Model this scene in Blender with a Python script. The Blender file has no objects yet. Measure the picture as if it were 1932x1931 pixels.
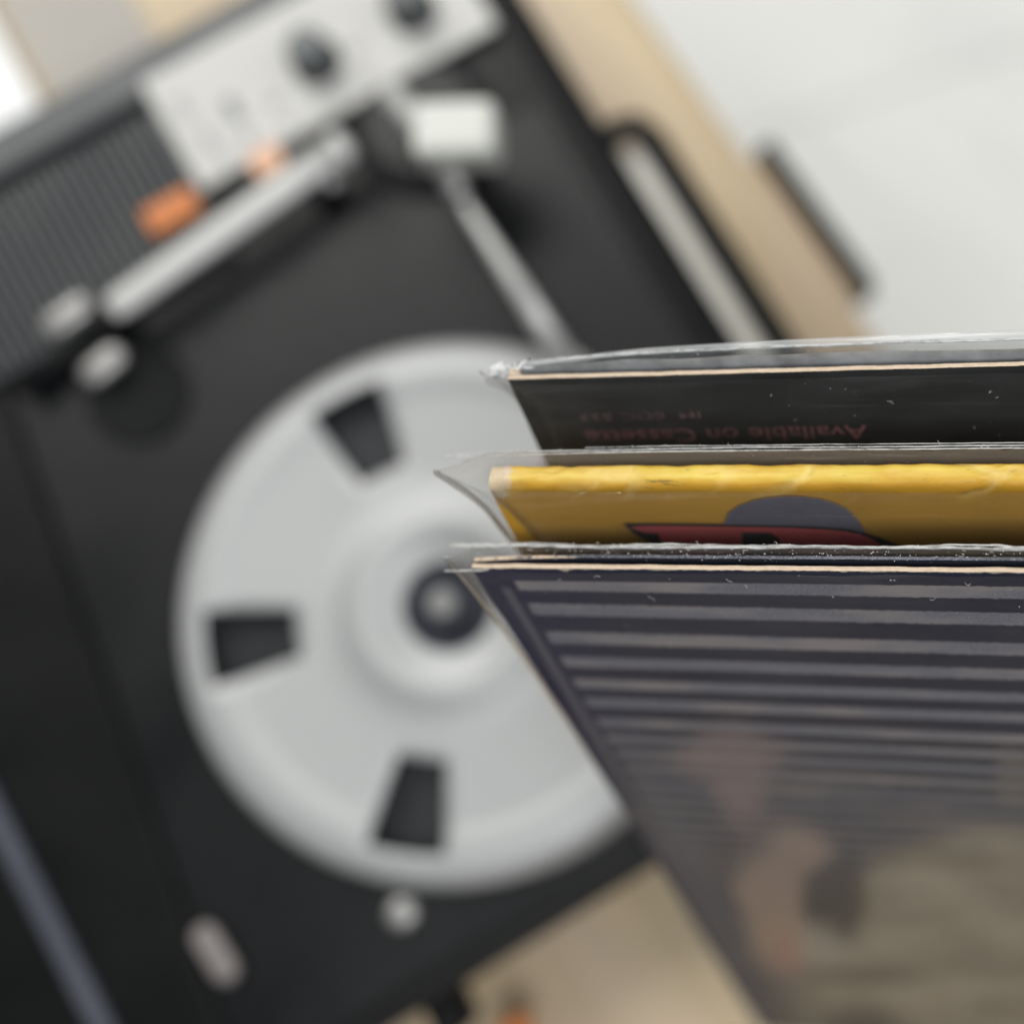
import bpy, math, random
from mathutils import Vector, Matrix, noise
R = math.radians
random.seed(7)
S = bpy.context.scene
COL = S.collection

# ------------------------------------------------------------------ camera
TILT = R(9.0)
FPX, PPX, PPY, W = 2600.0, 1500.0, 966.0, 1932.0
CAM = Vector((0.0, 0.0, 0.5664))
cd = bpy.data.cameras.new('camera')
cam = bpy.data.objects.new('camera', cd)
COL.objects.link(cam)
cam.location = CAM
cam.rotation_euler = (TILT, 0, 0)
cd.sensor_width = 36.0
cd.lens = 36.0 * FPX / W
cd.shift_x = -(PPX - W / 2) / W
cd.clip_start = 0.01
cd.clip_end = 50
cd.dof.use_dof = True
cd.dof.focus_distance = 0.276
cd.dof.aperture_fstop = 3.7
cd.dof.aperture_blades = 0
S.camera = cam

# ------------------------------------------------------------------ light
world = bpy.data.worlds.new('World')
S.world = world
world.use_nodes = True
bg = world.node_tree.nodes['Background']
bg.inputs[0].default_value = (0.93, 0.97, 1.0, 1)
bg.inputs[1].default_value = 0.15


def area(name, loc, target, sx, sy, power, color):
    l = bpy.data.lights.new(name, 'AREA')
    l.shape = 'RECTANGLE'
    l.size, l.size_y = sx, sy
    l.energy = power
    l.color = color
    o = bpy.data.objects.new(name, l)
    COL.objects.link(o)
    o.location = loc
    d = Vector(target) - Vector(loc)
    o.rotation_euler = d.to_track_quat('-Z', 'Y').to_euler()
    return o


area('window_light', (-1.25, 2.1, 2.25), (-.1, 0.1, 0.05), 2.5, 1.9, 86, (1.0, 0.985, 0.95))
area('room_light', (1.6, 0.5, 1.7), (0, 0.1, 0), 1.4, 1.4, 16, (0.97, 0.985, 1.0))
area('front_fill_light', (0.55, -.80, 2.15), (0.05, 0, 0.2), 1.5, 1.1, 30, (0.98, 0.985, 1.0))  # soft fill added behind the camera to brighten the album fronts

S.view_settings.view_transform = 'Standard'
S.view_settings.look = 'None'
S.view_settings.exposure = 0.0
S.view_settings.gamma = 1.0
S.render.engine = 'CYCLES'
S.cycles.use_denoising = True
S.cycles.max_bounces = 10
S.cycles.transparent_max_bounces = 24
S.cycles.transmission_bounces = 8
S.cycles.caustics_reflective = False
S.cycles.caustics_refractive = False

# ------------------------------------------------------------------ helpers
C_R = Vector((1, 0, 0))
C_U = Vector((0, math.cos(TILT), math.sin(TILT)))
C_F = Vector((0, math.sin(TILT), -math.cos(TILT)))


def ray(x, y):
    return C_F + C_R * ((x - PPX) / FPX) + C_U * ((PPY - y) / FPX)


def at(x, y, z):
    r = ray(x, y)
    return CAM + r * ((z - CAM.z) / r.z)


class MB:
    def __init__(self):
        self.v, self.f, self.m = [], [], []

    def add(self, vs, fs, mat=0):
        n = len(self.v)
        self.v += [tuple(p) for p in vs]
        self.f += [tuple(n + i for i in f) for f in fs]
        self.m += [mat] * len(fs)

    def box(self, c, s, rot=0.0, mat=0):
        hx, hy, hz = s[0] / 2, s[1] / 2, s[2] / 2
        ca, sa = math.cos(rot), math.sin(rot)
        vs = []
        for z in (-hz, hz):
            for x, y in ((-hx, -hy), (hx, -hy), (hx, hy), (-hx, hy)):
                vs.append((c[0] + x * ca - y * sa, c[1] + x * sa + y * ca, c[2] + z))
        self.add(vs, [(3, 2, 1, 0), (4, 5, 6, 7), (0, 1, 5, 4), (1, 2, 6, 5), (2, 3, 7, 6), (3, 0, 4, 7)], mat)

    def lathe(self, prof, c=(0, 0, 0), seg=48, mat=0, cap=True):
        n = len(prof)
        vs, fs = [], []
        for i in range(seg):
            a = 2 * math.pi * i / seg
            for r, z in prof:
                vs.append((c[0] + r * math.cos(a), c[1] + r * math.sin(a), c[2] + z))
        for i in range(seg):
            j = (i + 1) % seg
            for k in range(n - 1):
                fs.append((i * n + k, j * n + k, j * n + k + 1, i * n + k + 1))
        if cap:
            fs.append(tuple(i * n + n - 1 for i in range(seg)))
            fs.append(tuple(i * n for i in reversed(range(seg))))
        self.add(vs, fs, mat)

    def tube(self, pts, rad, seg=10, mat=0, flat=1.0):
        pts = [Vector(p) for p in pts]
        n = len(pts)
        if not hasattr(rad, '__len__'):
            rad = [rad] * n
        vs, fs = [], []
        up = Vector((0, 0, 1))
        for i, p in enumerate(pts):
            d = (pts[min(i + 1, n - 1)] - pts[max(i - 1, 0)])
            d = d.normalized() if d.length > 1e-9 else Vector((1, 0, 0))
            u = up if abs(d.dot(up)) < .95 else Vector((0, 1, 0))
            a = d.cross(u).normalized()
            b = a.cross(d).normalized()
            for k in range(seg):
                t = 2 * math.pi * k / seg
                vs.append(p + a * (rad[i] * math.cos(t)) + b * (rad[i] * flat * math.sin(t)))
        for i in range(n - 1):
            for k in range(seg):
                l = (k + 1) % seg
                fs.append((i * seg + k, i * seg + l, (i + 1) * seg + l, (i + 1) * seg + k))
        fs.append(tuple(reversed(range(seg))))
        fs.append(tuple((n - 1) * seg + k for k in range(seg)))
        self.add(vs, fs, mat)

    def capsule(self, a, b, r, seg=16, flat=1.0):
        a, b = Vector(a), Vector(b)
        d = (b - a).normalized()
        pts, rad = [], []
        for k in range(6):
            t = k / 5 * math.pi / 2
            pts.append(a - d * (r * math.cos(t)))
            rad.append(max(r * math.sin(t), r * .02))
        for k in range(6):
            t = k / 5 * math.pi / 2
            pts.append(b + d * (r * math.sin(t)))
            rad.append(max(r * math.cos(t), r * .02))
        self.tube(pts, rad, seg, 0, flat)

    def grid(self, fn, nx, ny, mat=0):
        vs = [fn(i / nx, j / ny) for j in range(ny + 1) for i in range(nx + 1)]
        fs = [(j * (nx + 1) + i, j * (nx + 1) + i + 1, (j + 1) * (nx + 1) + i + 1, (j + 1) * (nx + 1) + i)
              for j in range(ny) for i in range(nx)]
        self.add(vs, fs, mat)

    def build(self, name, mats, parent=None, smooth=False, bevel=0.0, seg=3):
        me = bpy.data.meshes.new(name)
        me.from_pydata(self.v, [], self.f)
        if not isinstance(mats, (list, tuple)):
            mats = [mats]
        for m in mats:
            me.materials.append(m)
        me.polygons.foreach_set('material_index', self.m)
        if smooth:
            me.polygons.foreach_set('use_smooth', [True] * len(me.polygons))
        me.update()
        o = bpy.data.objects.new(name, me)
        COL.objects.link(o)
        if parent:
            o.parent = parent
        if bevel:
            b = o.modifiers.new('edge', 'BEVEL')
            b.width, b.segments, b.limit_method = bevel, seg, 'ANGLE'
        return o


def tag(o, label=None, cat=None, group=None, kind=None):
    for k, v in (('label', label), ('category', cat), ('group', group), ('kind', kind)):
        if v:
            o[k] = v
    return o


def empty(name, mw):
    o = bpy.data.objects.new(name, None)
    o.empty_display_size = .05
    COL.objects.link(o)
    o.matrix_world = mw
    return o


# ------------------------------------------------------------------ node helper
class NT:
    def __init__(self, name):
        self.mat = bpy.data.materials.new(name)
        self.mat.use_nodes = True
        self.t = self.mat.node_tree
        self.t.nodes.clear()
        self.out = self.n('ShaderNodeOutputMaterial')

    def n(self, typ, ins=None, **kw):
        nd = self.t.nodes.new(typ)
        for k, v in kw.items():
            setattr(nd, k, v)
        for k, v in (ins or {}).items():
            self.set(nd.inputs[k], v)
        return nd

    def set(self, sock, v):
        if isinstance(v, bpy.types.NodeSocket):
            self.t.links.new(v, sock)
        elif isinstance(v, bpy.types.Node):
            self.t.links.new(v.outputs[0], sock)
        else:
            if sock.type == 'RGBA' and len(v) == 3:
                v = (*v, 1)
            sock.default_value = v

    def coord(self):
        return self.n('ShaderNodeTexCoord').outputs['Object']

    def sep(self, v):
        s = self.n('ShaderNodeSeparateXYZ', {0: v})
        return s.outputs[0], s.outputs[1], s.outputs[2]

    def math(self, op, a, b=0.0, c=None, clamp=False):
        m = self.n('ShaderNodeMath', {0: a, 1: b}, operation=op, use_clamp=clamp)
        if c is not None:
            self.set(m.inputs[2], c)
        return m.outputs[0]

    def noise(self, vec, scale, detail=3, rough=.5, dist=0.0):
        return self.n('ShaderNodeTexNoise', {'Vector': vec, 'Scale': scale, 'Detail': detail, 'Roughness': rough,
                                             'Distortion': dist}).outputs[0]

    def stretch(self, vec, sc):
        return self.n('ShaderNodeVectorMath', {0: vec, 1: sc}, operation='MULTIPLY').outputs[0]

    def ramp(self, v, a, b, lo=0.0, hi=1.0, smooth=True):
        return self.n('ShaderNodeMapRange', {0: v, 1: a, 2: b, 3: lo, 4: hi},
                      interpolation_type='SMOOTHSTEP' if smooth else 'LINEAR').outputs[0]

    def mix(self, f, a, b):
        m = self.n('ShaderNodeMix', data_type='RGBA')
        self.set(m.inputs[0], f)
        self.set(m.inputs[6], a)
        self.set(m.inputs[7], b)
        return m.outputs[2]

    def ell(self, vec, c, r, soft=.4, rot=0.0):
        d = self.n('ShaderNodeVectorMath', {0: vec, 1: (c[0], c[1], 0)}, operation='SUBTRACT').outputs[0]
        if rot:
            d = self.n('ShaderNodeVectorRotate', {'Vector': d, 'Angle': -rot}, rotation_type='Z_AXIS').outputs[0]
        d = self.stretch(d, (1 / r[0], 1 / r[1], 0))
        l = self.n('ShaderNodeVectorMath', {0: d}, operation='LENGTH').outputs['Value']
        return self.ramp(l, 1 + soft, 1 - soft)

    def bump(self, h, strength, dist=.001):
        return self.n('ShaderNodeBump', {'Height': h, 'Strength': strength, 'Distance': dist}).outputs[0]

    def principled(self, **kw):
        names = dict(color='Base Color', rough='Roughness', metal='Metallic', spec='Specular IOR Level', normal='Normal',
                     coat='Coat Weight', coat_rough='Coat Roughness', aniso='Anisotropic', tangent='Tangent', alpha='Alpha')
        return self.n('ShaderNodeBsdfPrincipled', {names[k]: v for k, v in kw.items()}).outputs[0]

    def done(self, sh):
        self.t.links.new(sh, self.out.inputs[0])
        return self.mat


def plain(name, col, rough=.5, metal=0.0, spec=.5, grain=.06, scale=300, bump=0.0, coat=0.0):
    m = NT(name)
    c = m.coord()
    nz = m.noise(c, scale, 4)
    big = m.noise(c, 18, 3)
    f = m.math('ADD', m.math('MULTIPLY', nz, .5), m.math('MULTIPLY', big, .5))
    lo = tuple(x * (1 - grain) for x in col)
    hi = tuple(min(1, x * (1 + grain)) for x in col)
    cc = m.mix(m.ramp(f, .3, .7), lo, hi)
    kw = dict(color=cc, rough=m.ramp(big, .3, .7, max(.02, rough - .06), rough + .06), metal=metal, spec=spec)
    if coat:
        kw['coat'] = coat
        kw['coat_rough'] = .15
    if bump:
        kw['normal'] = m.bump(nz, bump, .0005)
    return m.done(m.principled(**kw))


M_black = plain('black_plastic', (.0025, .0028, .003), .42, spec=.26, bump=.25, scale=900)
M_rib = plain('rib_plastic', (.036, .042, .046), .45, spec=.6)
M_deck = plain('deck_black', (.0020, .0025, .0032), .37, spec=.40, bump=.3, scale=1200)
M_rim = plain('lit_rim_plastic', (.048, .054, .058), .42, spec=.6, bump=.15, scale=900)  # paler than the plinth: window light on the bevel put into the colour
M_bevel_shine = plain('bevel_highlight', (.075, .08, .10), .28, spec=.7)  # highlight along the plinth's bevel, painted as a pale bluish colour
M_dark = plain('matte_black', (.004, .0045, .005), .7, spec=.22)
M_panel = plain('panel_white', (.52, .515, .49), .45, grain=.02)
M_orange = plain('orange_plastic', (.56, .170, .032), .4)
M_pale_orange = plain('pale_orange_print', (.72, .42, .27), .5)
M_print = plain('grey_print', (.20, .20, .22), .5)
M_silver = plain('silver_satin', (.62, .62, .605), .33, metal=.75)
M_grey = plain('grey_metal', (.36, .355, .345), .4, metal=.6)
M_white_metal = plain('white_enamel', (.60, .61, .56), .3, grain=.02)
M_knob = plain('knob_grey', (.11, .12, .122), .5)
M_skirt = plain('knob_black', (.05, .055, .058), .5)
M_well = plain('well_grey', (.012, .014, .017), .5)
M_spindle = plain('spindle_steel', (.30, .30, .295), .5, metal=.3)
M_matte = plain('matte_silver', (.53, .53, .515), .5, metal=.15, grain=.03)
M_tube = plain('tube_silver', (.62, .62, .60), .4, metal=.4)
M_rod = plain('rod_grey', (.40, .40, .39), .5, metal=.2)
M_pink = plain('taupe_plastic', (.21, .19, .183), .5)
M_hub = plain('hub_dark', (.022, .025, .034), .35)
M_box = plain('white_card', (.86, .87, .86), .55, grain=.01)
M_rubber = plain('rubber', (.02, .02, .02), .8)


def wood():
    m = NT('pale_wood')
    c = m.coord()
    g = m.noise(m.stretch(c, (45, 4, 45)), 1.0, 6, .6, .6)
    b = m.noise(m.stretch(c, (14, 3.5, 14)), 1.0, 3)
    col = m.mix(m.ramp(g, .3, .72), (.43, .325, .185), (.56, .44, .27))
    col = m.mix(m.math('MULTIPLY', m.ramp(b, .4, .65), .8), col, (.47, .365, .26))
    return m.done(m.principled(color=col, rough=.38, spec=.55, normal=m.bump(g, .15, .0005)))


M_wood = wood()


def floor_mat():
    m = NT('white_floor')
    c = m.coord()
    n1 = m.noise(c, 1.6, 5, .6, 1.5)
    vein = m.ramp(m.math('ABSOLUTE', m.math('SUBTRACT', n1, .5)), 0.0, .05)
    n2 = m.noise(c, 3, 3)
    col = m.mix(vein, (.73, .74, .72), (.80, .81, .78))
    col = m.mix(m.ramp(n2, .35, .7), col, (.78, .79, .765))
    return m.done(m.principled(color=col, rough=.5, spec=.3))


M_floor = floor_mat()
M_grout = plain('floor_joint', (.62, .62, .60), .8)


def alu():
    m = NT('spun_aluminium')
    c = m.coord()
    x, y, z = m.sep(c)
    r = m.math('SQRT', m.math('ADD', m.math('MULTIPLY', x, x), m.math('MULTIPLY', y, y)))
    rr = m.n('ShaderNodeCombineXYZ', {0: r, 1: 0.0, 2: 0.0}).outputs[0]
    g = m.noise(rr, 900, 2)
    col = m.mix(g, (.41, .42, .415), (.465, .472, .468))
    tg = m.n('ShaderNodeTangent', direction_type='RADIAL', axis='Z').outputs[0]
    return m.done(m.principled(color=col, rough=.5, metal=.25, aniso=.2, tangent=tg, normal=m.bump(g, .12, .0002)))


M_alu = alu()

# ------------------------------------------------------------------ setting: floor and table
mb = MB()
mb.box((0, 0, -.74), (7, 7, .02))
floor = tag(mb.build('floor', M_grout), 'smooth white floor far below the table', kind='structure')
fa, fb = at(1527, 218, -.71), at(1932, 83, -.71)
fang = math.atan2(fb.y - fa.y, fb.x - fa.x)
floor.matrix_world = Matrix.Translation((fa.x, fa.y, 0)) @ Matrix.Rotation(fang, 4, 'Z')
for k in range(-3, 4):
    mb = MB()
    mb.box((0, .62 * k + .31, -.72), (5.5, .618, .02))
    mb.build('plank', M_floor, floor, bevel=.002)

TA = R(34.4)
edge = at(1390, 270, 0)
T_M = Matrix.Translation((edge.x, edge.y, 0)) @ Matrix.Rotation(TA, 4, 'Z')
table = tag(empty('wooden_table', T_M), 'pale wooden table carrying the black record player', 'table')
mb = MB()
mb.box((-.55, -.1, -.0125), (1.1, 1.7, .025))
mb.build('tabletop', M_wood, table, bevel=.0025)
for sx, sy in ((-1.04, -.88), (-.06, -.88), (-1.04, .68), (-.06, .68)):
    mb = MB()
    mb.box((sx, sy, -.3725), (.05, .05, .695))
    mb.build('leg', M_wood, table, bevel=.003)
inv = T_M.inverted()
a, b = inv @ at(1418, 300, -.006), inv @ at(1610, 568, -.006)
y0, y1 = min(a.y, b.y), max(a.y, b.y)
mb = MB()
mb.box((.0028, (y0 + y1) / 2, -.0135), (.0050, y1 - y0, .016))
pull = mb.build('drawer_pull', M_wood, table, bevel=.002)
mb = MB()
mb.box((.0100, (y0 + y1) / 2 + .001, -.0125), (.0090, y1 - y0 + .002, .019))
mb.build('pull_strip', M_dark, pull, bevel=.0015)

# ------------------------------------------------------------------ record player
PA = R(31.4)
pc = at(845, 1141, .072)
P_M = Matrix.Translation((pc.x, pc.y, 0)) @ Matrix.Rotation(PA, 4, 'Z')
P_I = P_M.inverted()


def pl(x, y, z):
    return P_I @ at(x, y, z)


player = tag(empty('record_player', P_M), 'black record player with silver five-hole platter on the wooden table', 'record player')
mb = MB()
mb.box((-.0190, .0685, .0345), (.321, .373, .047))
mb.build('plinth', M_black, player, bevel=.005)
for u, v in ((-.15, -.09), (.11, -.09), (-.15, .225), (.11, .225)):
    mb = MB()
    mb.lathe([(.012, 0), (.013, .003), (.013, .0108)], (u, v, 0), 24)
    mb.build('foot', M_rubber, player)
# deck surface, ledge round it
mb = MB()
mb.box((-.021, .024, .0592), (.292, .262, .0024))
mb.build('deck_plate', M_deck, player, bevel=.001)
mb = MB()
mb.box((-.0215, .2455, .0605), (.314, .018, .005))
mb.build('back_rim', M_rim, player, bevel=.002)
mb = MB()
mb.box((.1350, .056, .0603), (.0065, .3, .0046))
mb.build('side_rim', M_dark, player, bevel=.002)
mb = MB()
mb.box((-.1768, .062, .0605), (.0085, .355, .009))
mb.build('edge_trim', M_bevel_shine, player, bevel=.0035)
mb = MB()
led = [(-.1715, .158), (-.104, .158), (-.1445, -.112), (-.1715, -.112)]
mb.add([(u, v, .0592) for u, v in led] + [(u, v, .0642) for u, v in led],
       [(3, 2, 1, 0), (4, 5, 6, 7), (0, 1, 5, 4), (1, 2, 6, 5), (2, 3, 7, 6), (3, 0, 4, 7)][:1] + [(7, 6, 5, 4), (4, 5, 1, 0), (5, 6, 2, 1), (6, 7, 3, 2), (7, 4, 0, 3)])
mb.build('side_ledge', M_black, player, bevel=.002)
# flat lid panel beyond the trim
mb = MB()
mb.box((-.262, .065, .030), (.150, .36, .02))
mb.build('lid', M_black, player, bevel=.004)
# speaker grille
mb = MB()
mb.box((-.0875, .197, .0592), (.162, .07, .0024))
mb.build('grille_base', M_dark, player)
mb = MB()
for k in range(39):
    mb.box((-.1665 + k * .0042, .197, .0614), (.0022, .066, .0020))
g = mb.build('speaker_grille', M_rib, player)
g['kind'] = 'stuff'
# control panel
mb = MB()
mb.box((.0605, .2168, .0617), (.131, .0524, .0028))
panel = mb.build('control_panel', M_panel, player, bevel=.0012)
for i, (px, py) in enumerate(((598, 118), (778, 20))):
    q = pl(px, py, .063)
    mb = MB()
    mb.lathe([(.0098, 0), (.0098, .002), (.0082, .003), (.0078, .0125), (.0070, .0138)], (q.x, q.y, .0631), 40)
    kb = mb.build('knob', M_skirt, panel, smooth=False)
    mb = MB()
    mb.lathe([(.0066, 0), (.0066, .0006)], (q.x, q.y, .0769), 32)
    mb.build('knob_cap', M_knob, kb)
for px, py, sx, sy, mt in ((440, 208, .005, .011, M_print), (345, 205, .004, .010, plain('faint_print', (.36, .36, .36), .5)),
                           (425, 300, .002, .012, plain('fine_print', (.34, .34, .34), .5))):
    q = pl(px, py, .0632)
    mb = MB()
    mb.box((q.x, q.y, .0633), (sx, sy, .0002))
    mb.build('printed_mark', mt, panel)
M_tick = plain('tick_print', (.30, .30, .31), .5)
for px, py, sx, sy in ((520, 190, .007, .003), (545, 235, .005, .003), (672, 92, .006, .003), (690, 140, .006, .003), (392, 262, .003, .009), (470, 262, .003, .007)):
    q = pl(px, py, .0632)
    mb = MB()
    mb.box((q.x, q.y, .0633), (sx, sy, .0002))
    mb.build('printed_mark', M_tick, panel)
q = pl(503, 304, .0632)
mb = MB()
mb.box((q.x, q.y, .0634), (.0120, .0110, .0006))
mb.build('push_button', M_pale_orange, panel, bevel=.0002)
q = pl(322, 398, .065)
mb = MB()
mb.box((q.x, q.y, .0636), (.0205, .0110, .0045))
mb.build('slide_switch', M_orange, player, bevel=.001)

# platter with five openings
prof = [(.0105, .0052), (.0158, .0054), (.0180, .0056), (.0215, .0064), (.0250, .0088), (.0290, .0106), (.0330, .0100), (.0380, .0068),
        (.0420, .0054), (.050, .0051), (.0550, .0050), (.0668, .0050), (.0768, .0050), (.0792, .0051), (.0800, .0056), (.0880, .0057), (.0900, .0053),
        (.0935, .0042), (.0968, .0022), (.0995, -.0010), (.1006, -.0050)]
cut_phase = [R(117), R(190), R(262), R(334), R(46)]
angs = []
base = []
for k in range(5):
    c0 = R(118.4 + 72 * k) - PA
    for t in (-9.2, -3, 3, 9.2):
        angs.append((c0 + R(t), t < 8))
    for j in range(1, 15):
        angs.append((c0 + R(9.2 + j * (72 - 18.4) / 15), False))
n = len(prof)
vs, fs = [], []
for a_, _ in angs:
    for r_, z_ in prof:
        vs.append((r_ * math.cos(a_), r_ * math.sin(a_), .066 + z_))
ri = [i for i, p in enumerate(prof) if p[0] == .0550][0]
ro = [i for i, p in enumerate(prof) if p[0] == .0880][0]
for i in range(len(angs)):
    j = (i + 1) % len(angs)
    for k in range(n - 1):
        if angs[i][1] and ri <= k < ro:
            continue
        fs.append((i * n + k, i * n + k + 1, j * n + k + 1, j * n + k))
mb = MB()
mb.add(vs, fs)
platter = mb.build('platter', M_alu, player, smooth=True)
sm = platter.modifiers.new('thick', 'SOLIDIFY')
sm.thickness, sm.offset = .001, -1
mb = MB()
mb.lathe([(.0166, 0), (.0166, .0036), (.0158, .0042)], (0, 0, .0682), 48)
mb.build('hub', M_hub, platter)
mb = MB()
mb.lathe([(.0050, 0), (.0050, .0098), (.0046, .0106), (.0040, .0109), (.0012, .0110)], (0, 0, .0712), 32)
mb.build('spindle', M_spindle, platter)
mb = MB()
mb.lathe([(.092, 0), (.092, .0006)], (0, 0, .0606), 64)
mb.build('platter_well', M_well, player)

# long silver bar with its bracket
zb = .076
mb = MB()
a, b = pl(208, 585, zb), pl(632, 286, zb)
mb.tube([a + (b - a) * t for t in (0, .012, .05, .4, .7, 1)], [.0038, .0050, .0055, .0056, .0058, .0056], 20, 0, .55)
bar = mb.build('support_bar', M_matte, player, smooth=True)
mb = MB()
mb.capsule(pl(634, 268, .078), pl(650, 292, .078), .0042)
mb.build('bar_knuckle', M_matte, bar, smooth=True)
mb = MB()
mb.capsule(pl(612, 326, .070), pl(622, 340, .070), .0034)
mb.build('bar_knuckle', M_matte, bar, smooth=True)
mb = MB()
q = pl(600, 345, .066)
mb.lathe([(.006, 0), (.006, .012)], (q.x, q.y, .0605), 24)
mb.build('bar_post', M_dark, player)
q = pl(215, 600, .066)
mb = MB()
mb.lathe([(.0055, 0), (.0055, .013)], (q.x, q.y, .0604), 24)
mb.build('bar_post', M_dark, player)
mb = MB()
mb.capsule(pl(105, 612, .068), pl(150, 580, .068), .0052, flat=.6)
mb.build('end_clip', M_grey, player, smooth=True)
mb = MB()
mb.capsule(pl(178, 702, .068), pl(212, 675, .068), .0050, flat=.6)
mb.build('end_clip', M_grey, player, smooth=True)
a, b = pl(40, 735, .066), pl(190, 615, .066)
mb = MB()
mb.tube([a, b], .0045, 12)
mb.build('lock_bar', M_dark, player, smooth=True)
q = pl(262, 742, .061)
mb = MB()
mb.lathe([(.0195, 0), (.0195, .0012), (.018, .0018)], (q.x, q.y, .0604), 40)  # flat matte black disc for the dark round area
mb.build('dark_disc', M_dark, player)

# tonearm
arm = None
q = pl(798, 236, .064)
mb = MB()
mb.lathe([(.0285, 0), (.0285, .0016), (.0275, .0022)], (q.x, q.y, .0604), 64)
tb = mb.build('tonearm_base', M_dark, player)
q = pl(790, 218, .064)
mb = MB()
mb.lathe([(.0215, 0), (.0215, .0003)], (q.x, q.y, .0627), 64)  # cap sits off-centre; the darker band left below stands in for shade
mb.build('base_cap', M_deck, tb)
q = pl(855, 262, .08)
mb = MB()
mb.lathe([(.0085, 0), (.0085, .018), (.007, .020)], (q.x, q.y, .0655), 32)
mb.build('pivot_post', M_black, tb)
q = pl(864, 257, .094)
mb = MB()
mb.box((q.x, q.y, .094), (.0290, .0205, .018), -PA + R(2))
mb.build('counterweight', M_white_metal, player, bevel=.003)
mb = MB()
mb.capsule(pl(742, 180, .080), pl(800, 250, .086), .0048)
mb.build('counterweight_rod', M_rod, player, smooth=True)
mb = MB()
mb.capsule(pl(842, 322, .087), pl(862, 358, .085), .0046)
mb.build('tonearm_joint', M_grey, player, smooth=True)
mb = MB()
a, b = pl(866, 368, .083), pl(1072, 688, .081)
mb.tube([a, a + (b - a) * .05, a + (b - a) * .12, a + (b - a) * .5, b], [.0018, .0021, .0026, .0035, .0046], 20, 0, .8)
tube = mb.build('tonearm_tube', M_tube, player, smooth=True)
mb = MB()
d = (b - a).normalized()
c2 = b + d * .012
mb.box((c2.x, c2.y, c2.z - .001), (.026, .013, .006), math.atan2(d.y, d.x))
mb.build('headshell', M_grey, tube, bevel=.0015)

# button, slider
q = pl(757, 1722, .063)
mb = MB()
mb.lathe([(.0056, 0), (.0056, .002), (.0050, .0032), (.0030, .0040), (.0008, .0042)], (q.x, q.y, .0604), 32)
mb.build('start_button', M_grey, player, smooth=True)
mb = MB()
mb.capsule(pl(388, 1768, .064), pl(425, 1828, .064), .0049, flat=.5)
mb.build('speed_slider', M_pink, player, smooth=True)
# carry handle on the side of the plinth
h0, h1 = pl(1163, 205, .045), pl(1450, 640, .045)
hu = .1562
pts = [(.134, .1345, .044), (.147, .1370, .044), (.1535, .1350, .044), (hu, .128, .044), (hu + .0005, .06, .044), (hu + .0005, -.03, .044),
       (hu, -.052, .044), (.150, -.0585, .044), (.134, -.060, .044)]
mb = MB()
mb.tube(pts, .0056, 12, 0, .7)
mb.build('carry_handle', M_dark, player, smooth=True)
mb = MB()
mb.box((.1462, .037, .036), (.0125, .186, .006))  # liner added to brighten the gap where the table shows through the handle
mb.build('pale_liner', plain('pale_liner_grey', (.80, .77, .69), .5), player, bevel=.001)
# latch on the front of the plinth
q = pl(868, 1900, .04)
mb = MB()
mb.box((q.x - .004, q.y + .002, .037), (.014, .020, .022))
la = mb.build('front_latch', M_dark, player, bevel=.004)
q = pl(965, 1925, .02)
mb = MB()
mb.box((q.x, q.y - .004, .02), (.012, .012, .012))
mb.build('latch_tab', M_orange, la, bevel=.003)

# white card box behind the player
zb = .014
a, b = pl(0, 60, zb), pl(95, 190, zb)
bx = P_M @ Vector(((a.x + b.x) / 2 - .1045, .40, 0))
B_M = Matrix.Translation((bx.x, bx.y, 0)) @ Matrix.Rotation(PA, 4, 'Z')
cb = tag(empty('card_box', B_M), 'flat white card box lying behind the black record player', 'box')
mb = MB()
mb.box((0, 0, .0055), (.2, .26, .011))
mb.build('box_body', M_box, cb, bevel=.001)
mb = MB()
mb.box((0, 0, .0125), (.203, .263, .003))
mb.build('box_lid', M_box, cb, bevel=.001)

a = pl(258, 10, .001)
mb = MB()
mb.box(((a.x - .052) / 2, .36, .0008), (a.x + .052, .19, .0012))
ps = mb.build('paper_sheet', plain('greyish_paper', (.41, .385, .345), .7, grain=.04), None)
ps.matrix_world = P_M
tag(ps, 'greyish beige sheet of paper lying between the white box and the record player', 'paper')

# ------------------------------------------------------------------ albums in clear sleeves
SZ = .315


def frame(Lp, Rp, Ep, k, d):
    rl, rr, re_ = ray(*Lp), ray(*Rp), ray(*Ep)
    m = rl.cross(re_)
    A = CAM + rl * d
    t = (CAM + rr * d * k - A).normalized()
    D = m.cross(t).normalized()
    if D.z > 0:
        D = -D
    N = t.cross(-D)
    M = Matrix((t, -D, N)).transposed().to_4x4()
    M.translation = A
    return M


F1 = frame((890, 1071), (1932, 1080), (1428, 1931), .912, .2936)
F2 = frame((918, 912), (1932, 910), (975, 1022), .94, .2873)
F3 = frame((958, 716), (1932, 690), (1024, 862), .94, .2941)


def on(Fm, x, y, z=0.0):
    """pixel of the photograph -> point on the cover plane, in the album's own frame"""
    o = Fm.inverted() @ CAM
    d = Fm.inverted().to_3x3() @ ray(x, y)
    s = (z - o.z) / d.z
    return o + d * s


def nz(x, y, z=0.0, s=1.0):
    return noise.noise(Vector((x * s, y * s, z)))


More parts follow.
